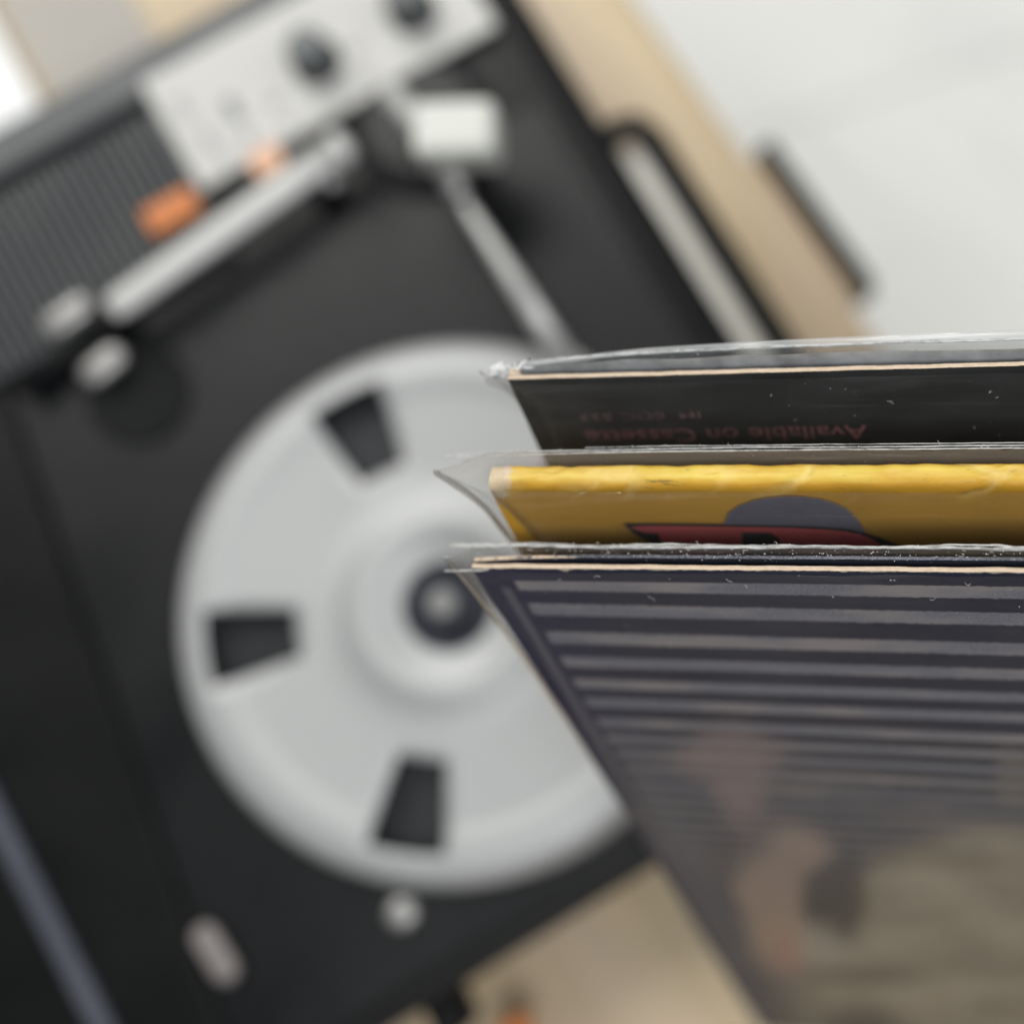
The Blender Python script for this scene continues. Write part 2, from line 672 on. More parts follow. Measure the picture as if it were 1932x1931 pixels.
def film(name, haze=.05, haze_col=(.75, .76, .76), rough=.12, speck=1.0, refl=1.0, streak=.08):
    """thin clear polythene: see-through, glossy at a grazing view, faint dust haze, sheen streaks mixed in as pale colour"""
    m = NT(name)
    c = m.coord()
    x, y, z = m.sep(c)
    wav = m.noise(m.stretch(c, (25, 60, 25)), 1.0, 3, .5, .5)
    fine = m.noise(m.stretch(c, (400, 900, 400)), 1.0, 4, .65)
    nrm = m.bump(m.math('ADD', wav, m.math('MULTIPLY', fine, .04)), .25, .002)
    fr = m.n('ShaderNodeFresnel', {'IOR': 1.42, 'Normal': nrm}).outputs[0]
    tr = m.n('ShaderNodeBsdfTransparent', {0: (.97, .975, .975)}).outputs[0]
    gl = m.n('ShaderNodeBsdfGlossy', {0: (1, 1, 1), 'Roughness': rough, 'Normal': nrm}).outputs[0]
    df = m.n('ShaderNodeBsdfDiffuse', {0: haze_col}).outputs[0]
    tl = m.n('ShaderNodeBsdfTranslucent', {0: haze_col}).outputs[0]
    dt = m.n('ShaderNodeMixShader', {0: .35, 1: df, 2: tl}).outputs[0]
    st = m.noise(m.stretch(c, (18, 260, 40)), 1.0, 5, .7, .4)
    hz = m.math('ADD', haze, m.math('MULTIPLY', m.ramp(st, .5, .75), streak))
    if speck:
        vo = m.n('ShaderNodeTexVoronoi', {'Vector': c, 'Scale': 900.0}).outputs['Distance']
        sel = m.noise(c, 260, 2)
        sp = m.math('MULTIPLY', m.ramp(vo, .16, .08), m.ramp(sel, .60, .66))
        hz = m.math('ADD', hz, m.math('MULTIPLY', sp, .7 * speck), clamp=True)
    a1 = m.n('ShaderNodeMixShader', {0: hz, 1: tr, 2: dt}).outputs[0]
    a2 = m.n('ShaderNodeMixShader', {0: m.math('MULTIPLY', fr, refl, clamp=True), 1: a1, 2: gl}).outputs[0]
    return m.done(a2)


def edge_film():
    m = NT('polythene_edge')
    c = m.coord()
    n1 = m.noise(m.stretch(c, (220, 900, 900)), 1.0, 5, .65)
    dt = m.n('ShaderNodeBsdfDiffuse', {0: (.80, .81, .80)}).outputs[0]
    tl = m.n('ShaderNodeBsdfTranslucent', {0: (.8, .81, .8)}).outputs[0]
    tr = m.n('ShaderNodeBsdfTransparent', {0: (.95, .95, .95)}).outputs[0]
    gl = m.n('ShaderNodeBsdfGlossy', {0: (1, 1, 1), 'Roughness': .2}).outputs[0]
    a0 = m.n('ShaderNodeMixShader', {0: .3, 1: dt, 2: tl}).outputs[0]
    a1 = m.n('ShaderNodeMixShader', {0: m.ramp(n1, .35, .6, .25, .95), 1: tr, 2: a0}).outputs[0]
    a2 = m.n('ShaderNodeMixShader', {0: .12, 1: a1, 2: gl}).outputs[0]
    return m.done(a2)


M_edge = edge_film()


def paper_edge():
    m = NT('cream_board_edge')
    c = m.coord()
    n1 = m.noise(m.stretch(c, (300, 900, 1800)), 1.0, 5, .65)
    n2 = m.noise(c, 60, 3)
    col = m.mix(m.ramp(n1, .3, .7), (.52, .41, .30), (.68, .55, .42))
    col = m.mix(m.math('MULTIPLY', m.ramp(n2, .5, .75), .4), col, (.62, .54, .40))
    return m.done(m.principled(color=col, rough=.85, spec=.2, normal=m.bump(n1, .5, .0005)))


M_paper = paper_edge()


def ell_at(m, vec, zx, zy, rx, ry, soft):
    """soft-edged colour patch: centre and half-axes given as seen on the cover"""
    def P(x, y):
        p = on(F1, (1250 + x * .6522) * W / 2510, (1373 + y * .6522) * W / 2510)
        return Vector((p.x, p.y))
    c = P(zx, zy)
    a, b = P(zx + rx, zy) - P(zx - rx, zy), P(zx, zy + ry) - P(zx, zy - ry)
    a, b = a / 2, b / 2
    det = a.x * b.y - a.y * b.x
    d = m.n('ShaderNodeVectorMath', {0: vec, 1: (c.x, c.y, 0)}, operation='SUBTRACT').outputs[0]
    u = m.n('ShaderNodeVectorMath', {0: d, 1: (b.y / det, -b.x / det, 0)}, operation='DOT_PRODUCT').outputs['Value']
    v = m.n('ShaderNodeVectorMath', {0: d, 1: (-a.y / det, a.x / det, 0)}, operation='DOT_PRODUCT').outputs['Value']
    l = m.math('SQRT', m.math('ADD', m.math('MULTIPLY', u, u), m.math('MULTIPLY', v, v)))
    return m.ramp(l, 1 + soft, 1 - soft)


def navy_cover():
    """album front: navy with pale grey pinstripes, muted brown and pink patches low down"""
    m = NT('striped_cover_print')
    c = m.coord()
    x, y, z = m.sep(c)
    warp = m.n('ShaderNodeTexNoise', {'Vector': c, 'Scale': 26.0, 'Detail': 4.0}).outputs['Color']
    wv = m.n('ShaderNodeVectorMath', {0: warp, 1: (.5, .5, .5)}, operation='SUBTRACT').outputs[0]
    cw = m.n('ShaderNodeVectorMath', {0: c, 1: m.stretch(wv, (.012, .022, 0))}, operation='ADD').outputs[0]
    AR = 1.0
    s = m.math('SUBTRACT', m.math('MULTIPLY', y, -1000.0 * AR), m.math('MULTIPLY', x, 9.0 * AR))
    fc = m.n('ShaderNodeFloatCurve')
    m.set(fc.inputs['Value'], m.math('DIVIDE', s, 185.0))
    cen = [6.3, 15.4, 27.6, 37.8, 47.9, 56.7, 67.0, 75.3, 83.2, 91.4, 99.8, 107.0, 114.8, 122.4, 130, 137.5, 145, 152, 159, 166]
    cv = fc.mapping.curves[0]
    NC = len(cen) + 2.0
    pts = [(0.0, 0.0)] + [(p / 185.0, (i + .6) / NC) for i, p in enumerate(cen)] + [(1.0, (NC - .8) / NC)]
    cv.points[0].location = pts[0]
    cv.points[1].location = pts[-1]
    for p in pts[1:-1]:
        cv.points.new(*p)
    for p in cv.points:
        p.handle_type = 'VECTOR'
    fc.mapping.update()
    ph = m.math('MULTIPLY', fc.outputs[0], NC)
    saw = m.math('ABSOLUTE', m.math('SUBTRACT', m.math('FRACT', m.math('SUBTRACT', ph, .1)), .5))
    jit = m.math('MULTIPLY', m.math('SUBTRACT', m.noise(c, 700, 2), .5), .10)
    stripe = m.ramp(m.math('ADD', saw, jit), .25, .19)
    stripe = m.math('MULTIPLY', stripe, m.ramp(m.math('ADD', x, m.math('MULTIPLY', m.noise(c, 160, 2), .0012)), .0080, .0094))
    stripe = m.math('MULTIPLY', stripe, m.ramp(y, -.0046, -.0050))
    margin = m.math('MULTIPLY', m.ramp(m.math('ABSOLUTE', m.math('SUBTRACT', x, .0050)), .0016, .0006), m.ramp(y, -.006, -.009))
    fade = m.ramp(y, -.195, -.085)
    dots = m.n('ShaderNodeTexVoronoi', {'Vector': c, 'Scale': 2600.0}).outputs['Distance']
    big = m.noise(c, 22, 3)
    navy = m.mix(m.ramp(big, .35, .65), (.014, .019, .044), (.026, .031, .055))
    navy = m.mix(m.ramp(x, .034, .006), navy, (.018, .022, .062))
    grey = m.mix(m.ramp(dots, .15, .45), (.29, .30, .35), (.165, .172, .21))
    grey = m.mix(m.ramp(m.noise(m.stretch(c, (30, 90, 1)), 1.0, 3), .42, .7), grey, (.30, .275, .28))
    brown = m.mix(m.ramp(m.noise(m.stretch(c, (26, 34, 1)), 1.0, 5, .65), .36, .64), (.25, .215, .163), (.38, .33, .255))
    E_ = lambda *a: ell_at(m, cw, *a)
    mx = lambda a, b: m.math('MAXIMUM', a, b)
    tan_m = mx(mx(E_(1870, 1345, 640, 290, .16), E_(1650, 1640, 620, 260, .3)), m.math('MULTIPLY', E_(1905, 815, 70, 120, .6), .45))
    rosy1 = mx(E_(830, 740, 190, 110, .5), E_(880, 850, 110, 170, .5))  # soft pinkish patches low on the cover
    rosy2 = mx(E_(985, 1270, 140, 200, .35), E_(1060, 1090, 130, 90, .5))
    rosy3 = E_(1030, 1460, 130, 100, .5)
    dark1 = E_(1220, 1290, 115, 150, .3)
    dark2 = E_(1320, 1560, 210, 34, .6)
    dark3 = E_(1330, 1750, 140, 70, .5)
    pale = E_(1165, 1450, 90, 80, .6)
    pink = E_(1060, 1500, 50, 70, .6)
    blot = m.ramp(m.noise(m.stretch(cw, (35, 28, 1)), 1.0, 4), .42, .7)
    base = m.mix(m.math('MULTIPLY', m.ramp(y, -.05, -.12), .75), navy, m.mix(blot, (.062, .062, .072), (.125, .112, .112)))
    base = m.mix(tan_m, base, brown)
    base = m.mix(m.math('MULTIPLY', rosy1, .75), base, (.27, .195, .195))
    base = m.mix(m.math('MULTIPLY', rosy2, .85), base, (.37, .27, .215))
    base = m.mix(m.math('MULTIPLY', rosy3, .8), base, (.38, .27, .205))
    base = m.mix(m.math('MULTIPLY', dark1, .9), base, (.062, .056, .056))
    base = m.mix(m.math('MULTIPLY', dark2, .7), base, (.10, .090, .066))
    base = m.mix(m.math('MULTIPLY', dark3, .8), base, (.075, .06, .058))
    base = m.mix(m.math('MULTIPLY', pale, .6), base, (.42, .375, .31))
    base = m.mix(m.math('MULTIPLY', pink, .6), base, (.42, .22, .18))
    sm_ = m.math('MULTIPLY', m.math('MULTIPLY', stripe, fade), m.math('SUBTRACT', 1.0, m.math('MULTIPLY', tan_m, .75)))
    grey = m.mix(m.math('MULTIPLY', rosy1, .5), grey, (.29, .23, .22))
    col = m.mix(sm_, base, grey)
    col = m.mix(m.math('MULTIPLY', margin, .7), col, (.13, .135, .165))
    sheen_band = m.math('MULTIPLY', m.ramp(m.math('ABSOLUTE', m.math('SUBTRACT', x, .012)), .007, .001), m.math('MULTIPLY', m.ramp(y, -.06, -.13), m.ramp(y, -.26, -.20)))  # milky sheen by the left edge, painted into the cover colour
    col = m.mix(m.math('MULTIPLY', sheen_band, .6), col, (.115, .118, .145))
    # chipped paper along the top and left edges
    ch = m.math('ADD', m.math('MULTIPLY', m.noise(m.stretch(c, (500, 900, 1)), 1.0, 5, .7), .0019), m.math('MULTIPLY', m.ramp(m.noise(c, 70, 2), .6, .72), .0009))
    chip = m.ramp(m.math('ADD', y, ch), .00062, .0009)
    col = m.mix(chip, col, (.50, .44, .33))
    return m.done(m.principled(color=col, rough=.6, spec=.2, normal=m.bump(m.noise(c, 1500, 2), .08, .0003)))


def black_cover():
    m = NT('black_cover_print')
    c = m.coord()
    x, y, z = m.sep(c)
    g = m.noise(m.stretch(c, (40, 120, 1)), 1.0, 4)
    col = m.mix(m.ramp(g, .35, .7), (.020, .022, .0235), (.036, .039, .040))
    ch = m.math('MULTIPLY', m.noise(m.stretch(c, (500, 900, 1)), 1.0, 5, .7), .0010)
    col = m.mix(m.ramp(m.math('ADD', y, ch), .0004, .0006), col, (.42, .36, .28))
    return m.done(m.principled(color=col, rough=.5, spec=.4, normal=m.bump(g, .1, .0005)))


def yellow_cover():
    m = NT('yellow_cover_print')
    c = m.coord()
    x, y, z = m.sep(c)
    big = m.noise(m.stretch(c, (30, 60, 60)), 1.0, 4)
    fine = m.noise(m.stretch(c, (900, 1400, 1400)), 1.0, 3)
    col = m.mix(m.ramp(big, .35, .7), (.53, .275, .022), (.60, .318, .030))
    col = m.mix(m.math('MULTIPLY', fine, .25), col, (.42, .23, .03))
    # top of the fold painted paler as if lit from above; grimy flecks
    lit_fold = m.math('MULTIPLY', m.ramp(y, -.0012, .0003), m.ramp(m.noise(m.stretch(c, (22, 200, 200)), 1.0, 4, .6), .35, .65, .25, .8))
    col = m.mix(m.math('MULTIPLY', lit_fold, .9), col, (.76, .635, .125))
    gr = m.math('MULTIPLY', m.ramp(m.noise(m.stretch(c, (160, 700, 700)), 1.0, 5, .7), .57, .68), m.math('MULTIPLY', m.ramp(m.noise(c, 38, 2), .48, .6), m.ramp(y, -.007, -.003)))
    col = m.mix(m.math('MULTIPLY', gr, .88), col, (.20, .14, .04))
    # worn corner: bare board
    d = m.n('ShaderNodeVectorMath', {0: m.stretch(c, (1, .7, .7)), 1: (.0008, 0, -.0016)}, operation='SUBTRACT').outputs[0]
    ln = m.n('ShaderNodeVectorMath', {0: d}, operation='LENGTH').outputs['Value']
    ln = m.math('ADD', ln, m.math('MULTIPLY', m.noise(c, 380, 4), .0034))
    col = m.mix(m.ramp(ln, .0064, .0050), col, m.mix(m.noise(c, 900, 3), (.46, .34, .23), (.66, .53, .40)))
    # crease lines
    rc = m.n('ShaderNodeVectorRotate', {'Vector': c, 'Angle': R(-38)}, rotation_type='Z_AXIS').outputs[0]
    rc = m.n('ShaderNodeVectorMath', {0: m.stretch(rc, (28, 95, 60)), 1: m.stretch(m.n('ShaderNodeTexNoise', {'Vector': c, 'Scale': 90.0}).outputs['Color'], (.5, .5, .5))}, operation='ADD').outputs[0]
    ve = m.n('ShaderNodeTexVoronoi', {'Vector': rc, 'Scale': 1.0}, feature='DISTANCE_TO_EDGE').outputs['Distance']
    line = m.ramp(ve, .14, 0.0)
    line = m.math('MULTIPLY', line, m.ramp(y, -.008, -.002))
    line = m.math('MULTIPLY', line, m.ramp(m.noise(c, 55, 2), .42, .6))
    col = m.mix(m.math('MULTIPLY', line, .2), col, (.86, .76, .36))
    h = m.math('ADD', m.math('MULTIPLY', line, -1.0), m.math('MULTIPLY', fine, .15))
    return m.done(m.principled(color=col, rough=.45, spec=.35, normal=m.bump(h, .5, .0008)))


M_navy_dark = plain('navy_board', (.022, .024, .036), .5, bump=.3, scale=1500)
M_dark_board = plain('black_board', (.012, .0125, .014), .5, bump=.3, scale=1500)


def slab(name, Fm_parent, z0, z1, face_mat, edge_mat, wob=0.0, seed=0.0, x0=0.0, y1=0.0, curve=None):
    """one board of a jacket: face at z1, with its cut edges as their own material"""
    mb = MB()
    nx, ny = 150, 40

    def top(x):
        return y1 + wob * (nz(x, seed, 3, 900) * .5 + nz(x, seed, 1, 140)) * .5

    def zof(x, y, z):
        return z + (curve(x, y) if curve else 0.0)

    def f(u, v):
        x = x0 + (SZ - x0) * u
        y = -SZ + (top(x) + SZ) * (v ** .6)
        return (x, y, zof(x, y, z1))

    def bk(u, v):
        x = x0 + (SZ - x0) * (1 - u)
        y = -SZ + (top(x) + SZ) * (v ** .6)
        return (x, y, zof(x, y, z0))
    mb.grid(f, nx, ny, 0)
    mb.grid(bk, nx, ny, 0)

    def te(u, v):
        x = x0 + (SZ - x0) * u
        z = z1 + (z0 - z1) * v
        bulge = .00015 * math.sin(math.pi * v)
        return (x, top(x) + bulge, zof(x, top(x), z))
    mb.grid(te, 600, 4, 1)

    def le(u, v):
        y = -SZ + (top(x0) + SZ) * (1 - (1 - v)) ** .6
        z = z0 + (z1 - z0) * u
        return (x0, y, zof(x0, y, z))
    mb.grid(le, 2, ny, 1)

    def re_(u, v):
        y = -SZ + (top(SZ) + SZ) * v ** .6
        z = z1 + (z0 - z1) * u
        return (SZ, y, zof(SZ, y, z))
    mb.grid(re_, 2, ny, 1)

    def be(u, v):
        x = x0 + (SZ - x0) * u
        z = z0 + (z1 - z0) * v
        return (x, -SZ, zof(x, -SZ, z))
    mb.grid(be, nx, 2, 1)
    return mb.build(name, [face_mat, edge_mat], Fm_parent, smooth=False)


def sheet(mat, parent, name, z, x0_, x1, y0, y1, amp, seed, side=1, zmid=None, dx=.006, roll=0.0, drop=0.0):
    """one wall of the clear sleeve, slightly rippled, drawn in to the seam at its left edge"""
    mb = MB()

    def f(u, v):
        y = y0 + (y1 - y0) * (1 - (1 - v) ** 1.8)
        x0 = x0_(y) if callable(x0_) else x0_
        x = x0 + (x1 - x0) * (u ** 1.6)
        w = min(1.0, (x - x0) / dx)
        w = w * w * (3 - 2 * w)
        zz = z * w + (zmid if zmid is not None else z) * (1 - w)
        env = min(1.0, (x - x0) / .02)
        zz += side * amp * env * abs(.6 * nz(x, y * .4, seed, 22) + .4 * nz(x, y, seed, 70) + .5)
        yy = y
        if drop:
            yy -= drop * math.exp(-max(0.0, x - x0) / .02) * max(0.0, 1 + (y - y1) / .03)
        if v > .999:
            yy += .0006 * nz(x, 0, seed + 2, 60) + .00025 * nz(x, 0, seed + 5, 500)
        if roll:
            k = max(0.0, (y - (y1 - .003)) / .003)
            zz -= side * -roll * k * k
        return (x, yy, zz)
    mb.grid(f, 220, 60)
    return mb.build(name, mat, parent, smooth=True)


def rim(parent, z, y, x0, x1, r, seed, name='sleeve_rim', rag=1.0, flat=1.0, dz=0.0, n=700, mat=None, drop=None):
    """bright cut edge of the sleeve: an uneven thin bead"""
    mb = MB()
    pts, rad = [], []
    for i in range(n + 1):
        x = x0 + (x1 - x0) * i / n
        jy = rag * (.0005 * nz(x, 0, seed, 60) + .00016 * nz(x, 0, seed + 4, 260) + .00010 * nz(x, 0, seed + 14, 900) * max(0.0, nz(x, 0, seed + 21, 50) + .2))
        jz = rag * (.0005 * nz(x, 0, seed + 9, 45) + .00012 * nz(x, 0, seed + 3, 330))
        pts.append((x, y + jy + (drop(x) if drop else 0.0), z + jz + dz * (i / n)))
        rad.append(r * (1 + rag * .30 * nz(x, 0, seed + 7, 380) + rag * .35 * nz(x, 0, seed + 8, 120)))
    mb.tube(pts, rad, 6, 0, flat)
    return mb.build(name, mat or M_edge, parent, smooth=False)


M_lint = plain('white_lint', (.75, .74, .72), .8)


def lint(parent, spots, name='lint', specks=()):
    mb = MB()
    for (x, y, z, ln, ang, curl) in spots:
        pts = []
        a_ = ang
        px, py, pz = x, y, z
        for i in range(9):
            pts.append((px, py, pz))
            px += math.cos(a_) * ln / 8
            py += math.sin(a_) * ln / 8
            pz += .0001 * math.sin(i * 1.3 + ang)
            a_ += curl / 8
        mb.tube(pts, .000032, 4)
    for (x, y, z, r) in specks:
        k = 1 + .5 * random.random()
        mb.add([(x - r * k, y, z), (x + r * k, y, z), (x, y - r, z), (x, y + r, z), (x, y, z - r), (x, y, z + r)],
               [(0, 2, 5), (2, 1, 5), (1, 3, 5), (3, 0, 5), (2, 0, 4), (1, 2, 4), (3, 1, 4), (0, 3, 4)])
    o = mb.build(name, M_lint, parent)
    o['kind'] = 'stuff'
    return o


def lint_set(n, x0, x1, yz, seed, lo=.0006, hi=.0022):
    rd = random.Random(seed)
    out = []
    for _ in range(n):
        x = x0 + (x1 - x0) * rd.random()
        y, z = yz(rd)
        out.append((x, y, z, lo + (hi - lo) * rd.random() ** 2, rd.random() * 6.28, rd.uniform(-4, 4)))
    return out


def speck_set(n, x0, x1, yz, seed, lo=.00004, hi=.00014):
    rd = random.Random(seed)
    return [(x0 + (x1 - x0) * rd.random(), *yz(rd), lo + (hi - lo) * rd.random() ** 3) for _ in range(n)]


G = 'albums in clear plastic sleeves'
# ---- nearest: navy striped album
A1 = tag(empty('record_album', F1), 'navy album with grey stripes, nearest of the sleeved records', 'record album', G)
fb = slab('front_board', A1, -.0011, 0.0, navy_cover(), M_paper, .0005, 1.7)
M_slate = plain('dusty_lit_edge', (.10, .105, .125), .7, grain=.8, scale=1800, bump=.6)  # dust plus a highlight, both put into the lighter edge colour
bb = slab('back_board', A1, -.0034, -.0026, M_navy_dark, M_slate, .0004, 4.2, y1=.0003,
          curve=lambda x, y: .0013 * max(0, 1 - x / .03) ** 2)
mb = MB()
mb.grid(lambda u, v: (.0002 + .024 * u, .00042 + .0001 * nz(u * 20, v, 0), -.0026 + .0013 * max(0, 1 - (.0002 + .024 * u) / .03) ** 2
        - .0009 * v * (1 - u ** 3)), 60, 3)
mb.build('worn_edge', M_paper, bb)
F_front = film('front_film', .018, rough=.10, speck=.35, refl=.3, streak=.04)
F_dust = film('dusty_film', .34, (.36, .33, .30), rough=.25, speck=1.0, refl=.5, streak=.25)
SEAM1 = lambda y: -.0009 - .0052 * math.exp(min(0, y) / .035)
s1 = sheet(F_front, A1, 'sleeve_front', .0007, SEAM1, .3215, -.319, -.0002, .0005, 1.0, 1, zmid=-.0018)
s2 = sheet(F_dust, A1, 'sleeve_back', -.0045, SEAM1, .3215, -.319, .0010, .0005, 5.0, -1, zmid=-.0018)
rim(A1, -.0049, .0011, -.0060, .3215, .00034, 2.0)
rim(A1, -.0055, .0009, -.0055, .3215, .00022, 6.0, rag=1.3)
rim(A1, .0006, -.0002, -.0062, .004, .00018, 3.0, n=80)
mb = MB()
mb.tube([(SEAM1(y) + .0003 * nz(0, y, 2, 60), y, -.0018) for y in [.001 - .32 * (i / 120) ** 1.4 for i in range(121)]], .00042, 6)
mb.build('sleeve_seam', film('seam_film', .4, (.30, .30, .31), speck=0), A1, smooth=True)
lint(A1, lint_set(46, .01, .17, lambda r: (.0016 - .0008 * r.random(), -.0048 + .0022 * r.random()), 3)
     + lint_set(16, .01, .15, lambda r: (-.0012 - .012 * r.random() ** 2, .0014), 5)
     + lint_set(14, .02, .15, lambda r: (.0018, -.0052), 8, .0005, .0014),
     specks=speck_set(420, .0, .18, lambda r: (.0012 - .0012 * r.random(), -.0045 + .0024 * r.random()), 4)
     + speck_set(60, .0, .17, lambda r: (-.0005 - .02 * r.random(), .0014), 9, .00003, .00009))

# ---- middle: yellow album, closed fold upward
A2 = tag(empty('record_album', F2), 'yellow album with a red and grey emblem, between the navy and black ones', 'record album', G)
TH = .0056
prof2 = []
for i in range(12):
    prof2.append((-SZ + (SZ - .0022) * (i / 11) ** .7, 0.0))
for i in range(1, 9):
    a_ = math.pi / 2 * i / 8
    prof2.append((-.0022 + .0022 * math.sin(a_), -.0022 + .0022 * math.cos(a_)))
for i in range(1, 6):
    prof2.append((.0, -.0022 - (TH - .0044) * i / 6))
for i in range(0, 9):
    a_ = math.pi / 2 * i / 8
    prof2.append((-.0022 + .0022 * math.cos(a_), -(TH - .0022) - .0022 * math.sin(a_)))
for i in range(1, 12):
    prof2.append((-.0022 - (SZ - .0022) * (i / 11) ** 1.3, -TH))
mb = MB()
NX = 420


def yel(u, v):
    i = min(len(prof2) - 1, int(round(v * (len(prof2) - 1))))
    y, z = prof2[i]
    x = SZ * u
    near = max(0.0, 1 + y / .012)
    h = .00027 * near * nz(x + y * 1.5, z * .7 + y, 2, 110) + .00016 * near * nz(x - y, z, 5, 330)
    cx = abs(math.sin((x * 31 + z * 60 + 1.0 * nz(x, 0, 1, 30))))
    h -= .00022 * near * max(0, 1 - cx / .08)
    sag = -.0006 * max(0, 1 - x / .004) * near
    return (x, y + h * (1 if y > -.003 else .2) + sag, z + (h if z > -.003 else -h) * .7)


mb.grid(yel, NX, len(prof2) - 1)
M_yel = yellow_cover()
jk = mb.build('jacket', M_yel, A2, smooth=True)
mb = MB()
ring = [(p[0], p[1]) for p in prof2]
mb.add([(0.0002, y - .0006 * max(0, 1 + y / .012), z) for y, z in ring], [tuple(range(len(ring)))])
mb.build('jacket_end', M_paper, jk)


def decal(name, poly, z, mat, parent):
    pts = [on(F2, x, y) for x, y in poly]
    mb = MB()
    vs = [(p.x, p.y, z) for p in pts] + [(p.x, p.y, z - .00003) for p in pts]
    n_ = len(pts)
    mb.add(vs, [tuple(range(n_))] + [(i, (i + 1) % n_, n_ + (i + 1) % n_, n_ + i) for i in range(n_)])
    return mb.build(name, mat, parent)


def zoomed(lst, ox=1500, oy=1200, s=750 / 1932):
    return [((ox + x * s) * W / 2510, (oy + y * s) * W / 2510) for x, y in lst]


M_pgrey = plain('grey_ink', (.125, .12, .155), .5, grain=.15, scale=1500)
M_pred = plain('red_ink', (.55, .085, .085), .5, grain=.15, scale=1500)
M_pblack = plain('black_ink', (.013, .012, .011), .5)
M_pedge = plain('pale_ink_edge', (.23, .17, .13), .5)
oval = [(700, 212), (735, 140), (800, 92), (880, 62), (980, 42), (1100, 32), (1220, 36), (1330, 52), (1420, 80), (1490, 115), (1540, 165), (1580, 215),
        (1600, 260), (1610, 330), (1500, 420), (1100, 460), (800, 420), (690, 300)]
inn = [(712, 212), (745, 146), (806, 100), (884, 69), (982, 49), (1100, 39), (1218, 43), (1326, 59), (1412, 86), (1480, 120), (1530, 168), (1568, 216),
       (1588, 260), (1598, 330), (1490, 412), (1100, 450), (806, 412), (704, 300)]
decal('oval_print_edge', zoomed(oval), .00035, M_pedge, jk)
decal('oval_print', zoomed(inn), .00042, M_pgrey, jk)
wing = [(75, 205), (250, 203), (500, 206), (800, 210), (1100, 215), (1330, 224), (1480, 236), (1600, 262), (1700, 294), (1800, 335), (1880, 385), (1700, 470), (500, 470),
        (330, 375), (240, 325), (130, 258)]
wing_in = [(120, 222), (260, 216), (500, 219), (800, 223), (1100, 228), (1325, 238), (1470, 250), (1570, 272), (1640, 296), (1690, 330), (1690, 460), (510, 460),
           (320, 350), (298, 262), (200, 256)]
decal('wing_outline', zoomed(wing), .00050, M_pblack, jk)
decal('wing_print', zoomed(wing_in), .00058, M_pred, jk)
decal('wing_patch', zoomed([(822, 254), (1000, 258), (1050, 285), (1085, 345), (1120, 440), (850, 440), (832, 330)]), .00066, M_pblack, jk)

SEAM2 = lambda y: -.0012 - .0106 * math.exp(min(0, y) / .013)
F_mid = film('middle_film', .05, rough=.14, speck=.6, refl=.6, streak=.06)
F_midb = film('middle_back_film', .30, (.66, .60, .52), rough=.2, speck=.7, refl=.6, streak=.2)
sheet(F_mid, A2, 'sleeve_front', .0011, SEAM2, .3225, -.3195, -.0015, .0005, 11.0, 1, zmid=-.0028, dx=.012)
sheet(F_midb, A2, 'sleeve_back', -TH - .0014, SEAM2, .3225, -.3195, .0012, .0005, 15.0, -1, zmid=-.0028, dx=.012)
DR2 = lambda x: -.0022 * math.exp(-max(0, x + .0115) / .03)
rim(A2, -TH - .0016, .0016, -.0115, .3225, .00016, 12.0, rag=.35, drop=DR2)
rim(A2, -TH - .0023, .0016, -.0112, .3225, .00015, 13.0, rag=.35, drop=DR2)
rim(A2, -TH - .0029, .0017, .02, .3225, .00010, 14.0, rag=.35, drop=DR2)
mb = MB()
ys = [.0005 - .32 * (i / 140) ** 1.5 for i in range(141)]
mb.tube([(SEAM2(y) + .0008 * nz(0, y, 4, 70), y, -.0028) for y in ys], [.0006 + .0004 * nz(0, y, 8, 90) for y in ys], 6)
mb.build('sleeve_seam', film('seam_film_mid', .35, (.22, .22, .22), speck=0), A2, smooth=True)
lint(A2, lint_set(24, .03, .16, lambda r: (.0016 + .0006 * r.random(), -TH - .0022), 21, .0005, .0026),
     specks=speck_set(60, .0, .17, lambda r: (.0016, -TH - .002), 22))

M_crink = plain('white_crease', (.80, .81, .80), .35)
# ---- farthest: black album
A3 = tag(empty('record_album', F3), 'black album with dull red lettering, closest to the tonearm', 'record album', G)
slab('front_board', A3, -.0011, 0.0, black_cover(), M_paper, .0004, 21.0)
slab('back_board', A3, -.0026, -.0019, M_dark_board, M_dark_board, .0005, 25.0, y1=-.005)
mb = MB()
mb.grid(lambda u, v: (.0001 + .0022 * u, .0002, -.0011 - .0024 * v), 8, 10)
mb.grid(lambda u, v: (.0001, .0002 - .30 * u, -.0011 - .0016 * v), 30, 6)
mb.build('spine_edge', M_paper, A3)


M_inner = plain('inner_sleeve_poly', (.36, .365, .37), .3, spec=.7, grain=.35, scale=200, bump=.4)
mb = MB()
for zz in (-.0029,):
    mb.grid(lambda u, v: (.002 + .306 * u, -.31 + (.3122 - .0012 * max(0, 1 - u / .1)) * v ** .5 + .0004 * v * nz(u * 8, 2.2, zz * 900, 3),
                          zz + .0004 * nz(u * 30, v * 20, zz * 500)), 160, 40)
mb.build('inner_sleeve', M_inner, A3, smooth=True)


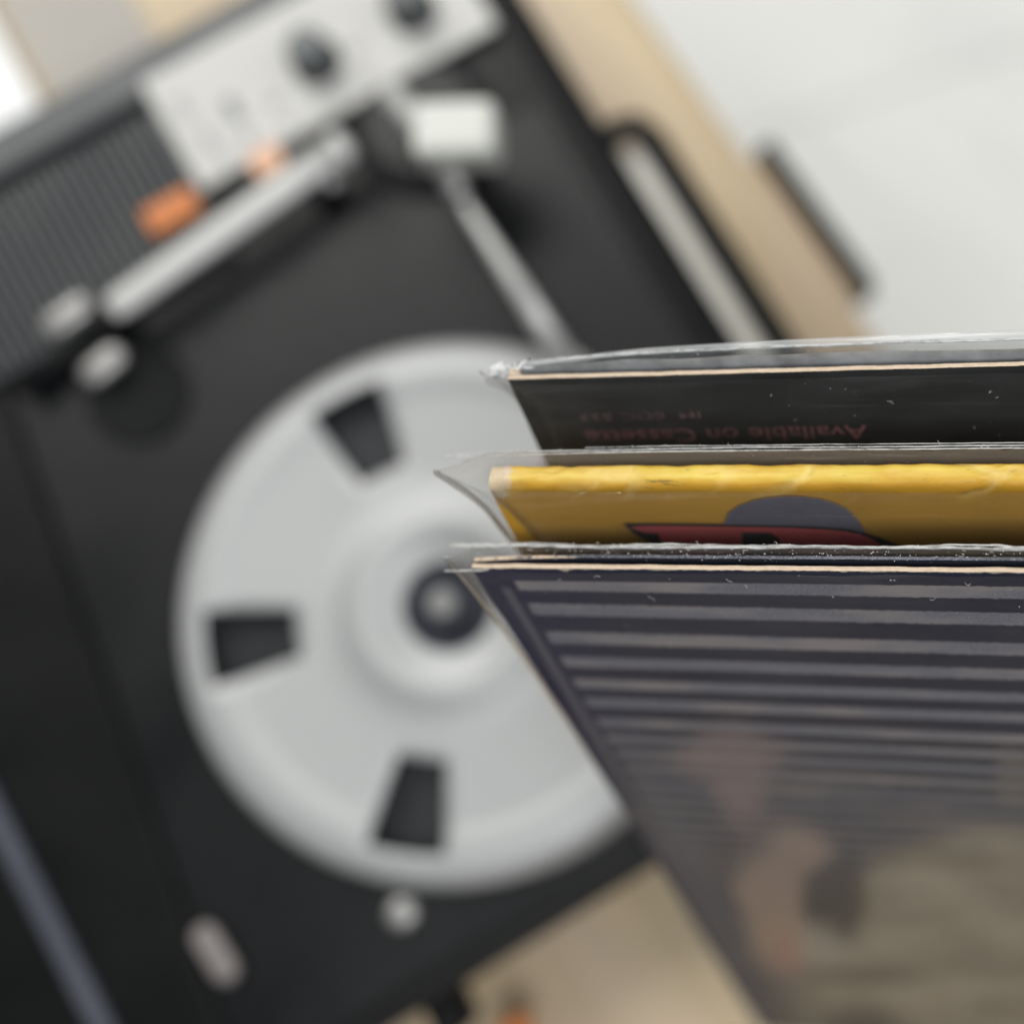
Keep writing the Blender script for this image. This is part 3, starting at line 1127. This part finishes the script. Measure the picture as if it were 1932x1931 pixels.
def text(body, parent, x_right, x_left, y_base, y_cap, z, mat, name):
    cu = bpy.data.curves.new('lettering', 'FONT')
    cu.body = body
    cu.offset = .004
    to = bpy.data.objects.new('lettering', cu)
    COL.objects.link(to)
    bpy.context.view_layer.update()
    dg = bpy.context.evaluated_depsgraph_get()
    me = bpy.data.meshes.new_from_object(to.evaluated_get(dg))
    bpy.data.objects.remove(to)
    xs = [v.co.x for v in me.vertices]
    w0, w1 = min(xs), max(xs)
    cap = max(v.co.y for v in me.vertices)
    for v in me.vertices:
        u = (v.co.x - w0) / (w1 - w0)
        h = v.co.y / cap
        v.co = (x_right + (x_left - x_right) * u, y_base + (y_cap - y_base) * h, z)
    me.materials.clear()
    me.materials.append(mat)
    o = bpy.data.objects.new(name, me)
    COL.objects.link(o)
    o.parent = parent
    return o


M_red_ink = plain('dull_red_ink', (.21, .095, .10), .6, grain=.8, scale=700)
M_red_ink2 = plain('faded_red_ink', (.13, .08, .084), .6, grain=.8, scale=700)
text('Available on Cassette', A3, .0752, .0122, -.0175, -.0218, .00012, M_red_ink, 'cover_lettering')
text('IM  0DC 533', A3, .0396, .0128, -.0118, -.0140, .00012, M_red_ink2, 'cover_lettering')
SEAM3 = lambda y: -.0007 - .0056 * math.exp(min(0, y) / .0035)
F_far = film('far_film', .03, (.6, .62, .62), rough=.16, speck=.5, refl=.4, streak=.06)
F_farb = film('far_back_film', .38, (.34, .36, .38), rough=.18, speck=1.0, refl=1.0, streak=.2)
sheet(F_far, A3, 'sleeve_front', .0009, SEAM3, .322, -.319, -.0008, .0006, 31.0, 1, zmid=-.002)
sheet(F_farb, A3, 'sleeve_back', -.0048, SEAM3, .322, -.319, .0026, .0008, 35.0, -1, zmid=-.002, dx=.012, drop=.0042)
mb = MB()
M_roll = film('rolled_film', .5, (.8, .82, .82), rough=.15, speck=.3, refl=1.0, streak=.3)


def rollf(u, v):
    x = -.004 + .326 * u
    w = .5 + .9 * min(1.0, max(0, x) / .12)
    a_ = v * 2.6
    r_ = .00105 * w
    g_ = .0004 * nz(x, v, 41, 40)
    dz = -.0012 * max(0.0, 1 - x / .03) * -1
    return (x, .0022 - .0044 * math.exp(-(x + .0065) / .022) + r_ * math.sin(a_) * .8 + g_, -.0049 - r_ * (1 - math.cos(a_)) + dz + g_)


mb.grid(rollf, 200, 10)
mb.build('sleeve_lip', M_roll, A3, smooth=True)
rim(A3, -.0049, .0026, -.004, .322, .00030, 42.0, rag=.6, drop=lambda x: -.0043 * math.exp(-(x + .0065) / .022))
mb = MB()
for k in range(26):
    rd = random.Random(k)
    x, y = -.006 + .007 * rd.random(), .001 - .004 * rd.random()
    pts = [(x + .0012 * i * (.4 + .6 * rd.random()), y + .0008 * nz(i, k, 3), -.002 - .003 * rd.random()) for i in range(5)]
    mb.tube(pts, .00022, 5)
o = mb.build('crinkled_corner', M_crink, A3, smooth=True)
mb = MB()
mb.tube([(SEAM3(y) + .0002 * nz(0, y, 5, 60), y, -.002) for y in [.001 - .319 * (i / 120) ** 1.4 for i in range(121)]], .00028, 6)
mb.build('sleeve_seam', film('seam_film_far', .35, (.6, .62, .64), speck=0), A3, smooth=True)
lint(A3, lint_set(4, .02, .17, lambda r: (-.006 * r.random() - .002, .0017), 51),
     specks=speck_set(38, .04, .18, lambda r: (-.001 - .02 * r.random() ** 1.5, .0017), 52, .00003, .00014)
     + speck_set(80, .03, .18, lambda r: (.0035 * r.random(), -.0046), 53, .00004, .00013))
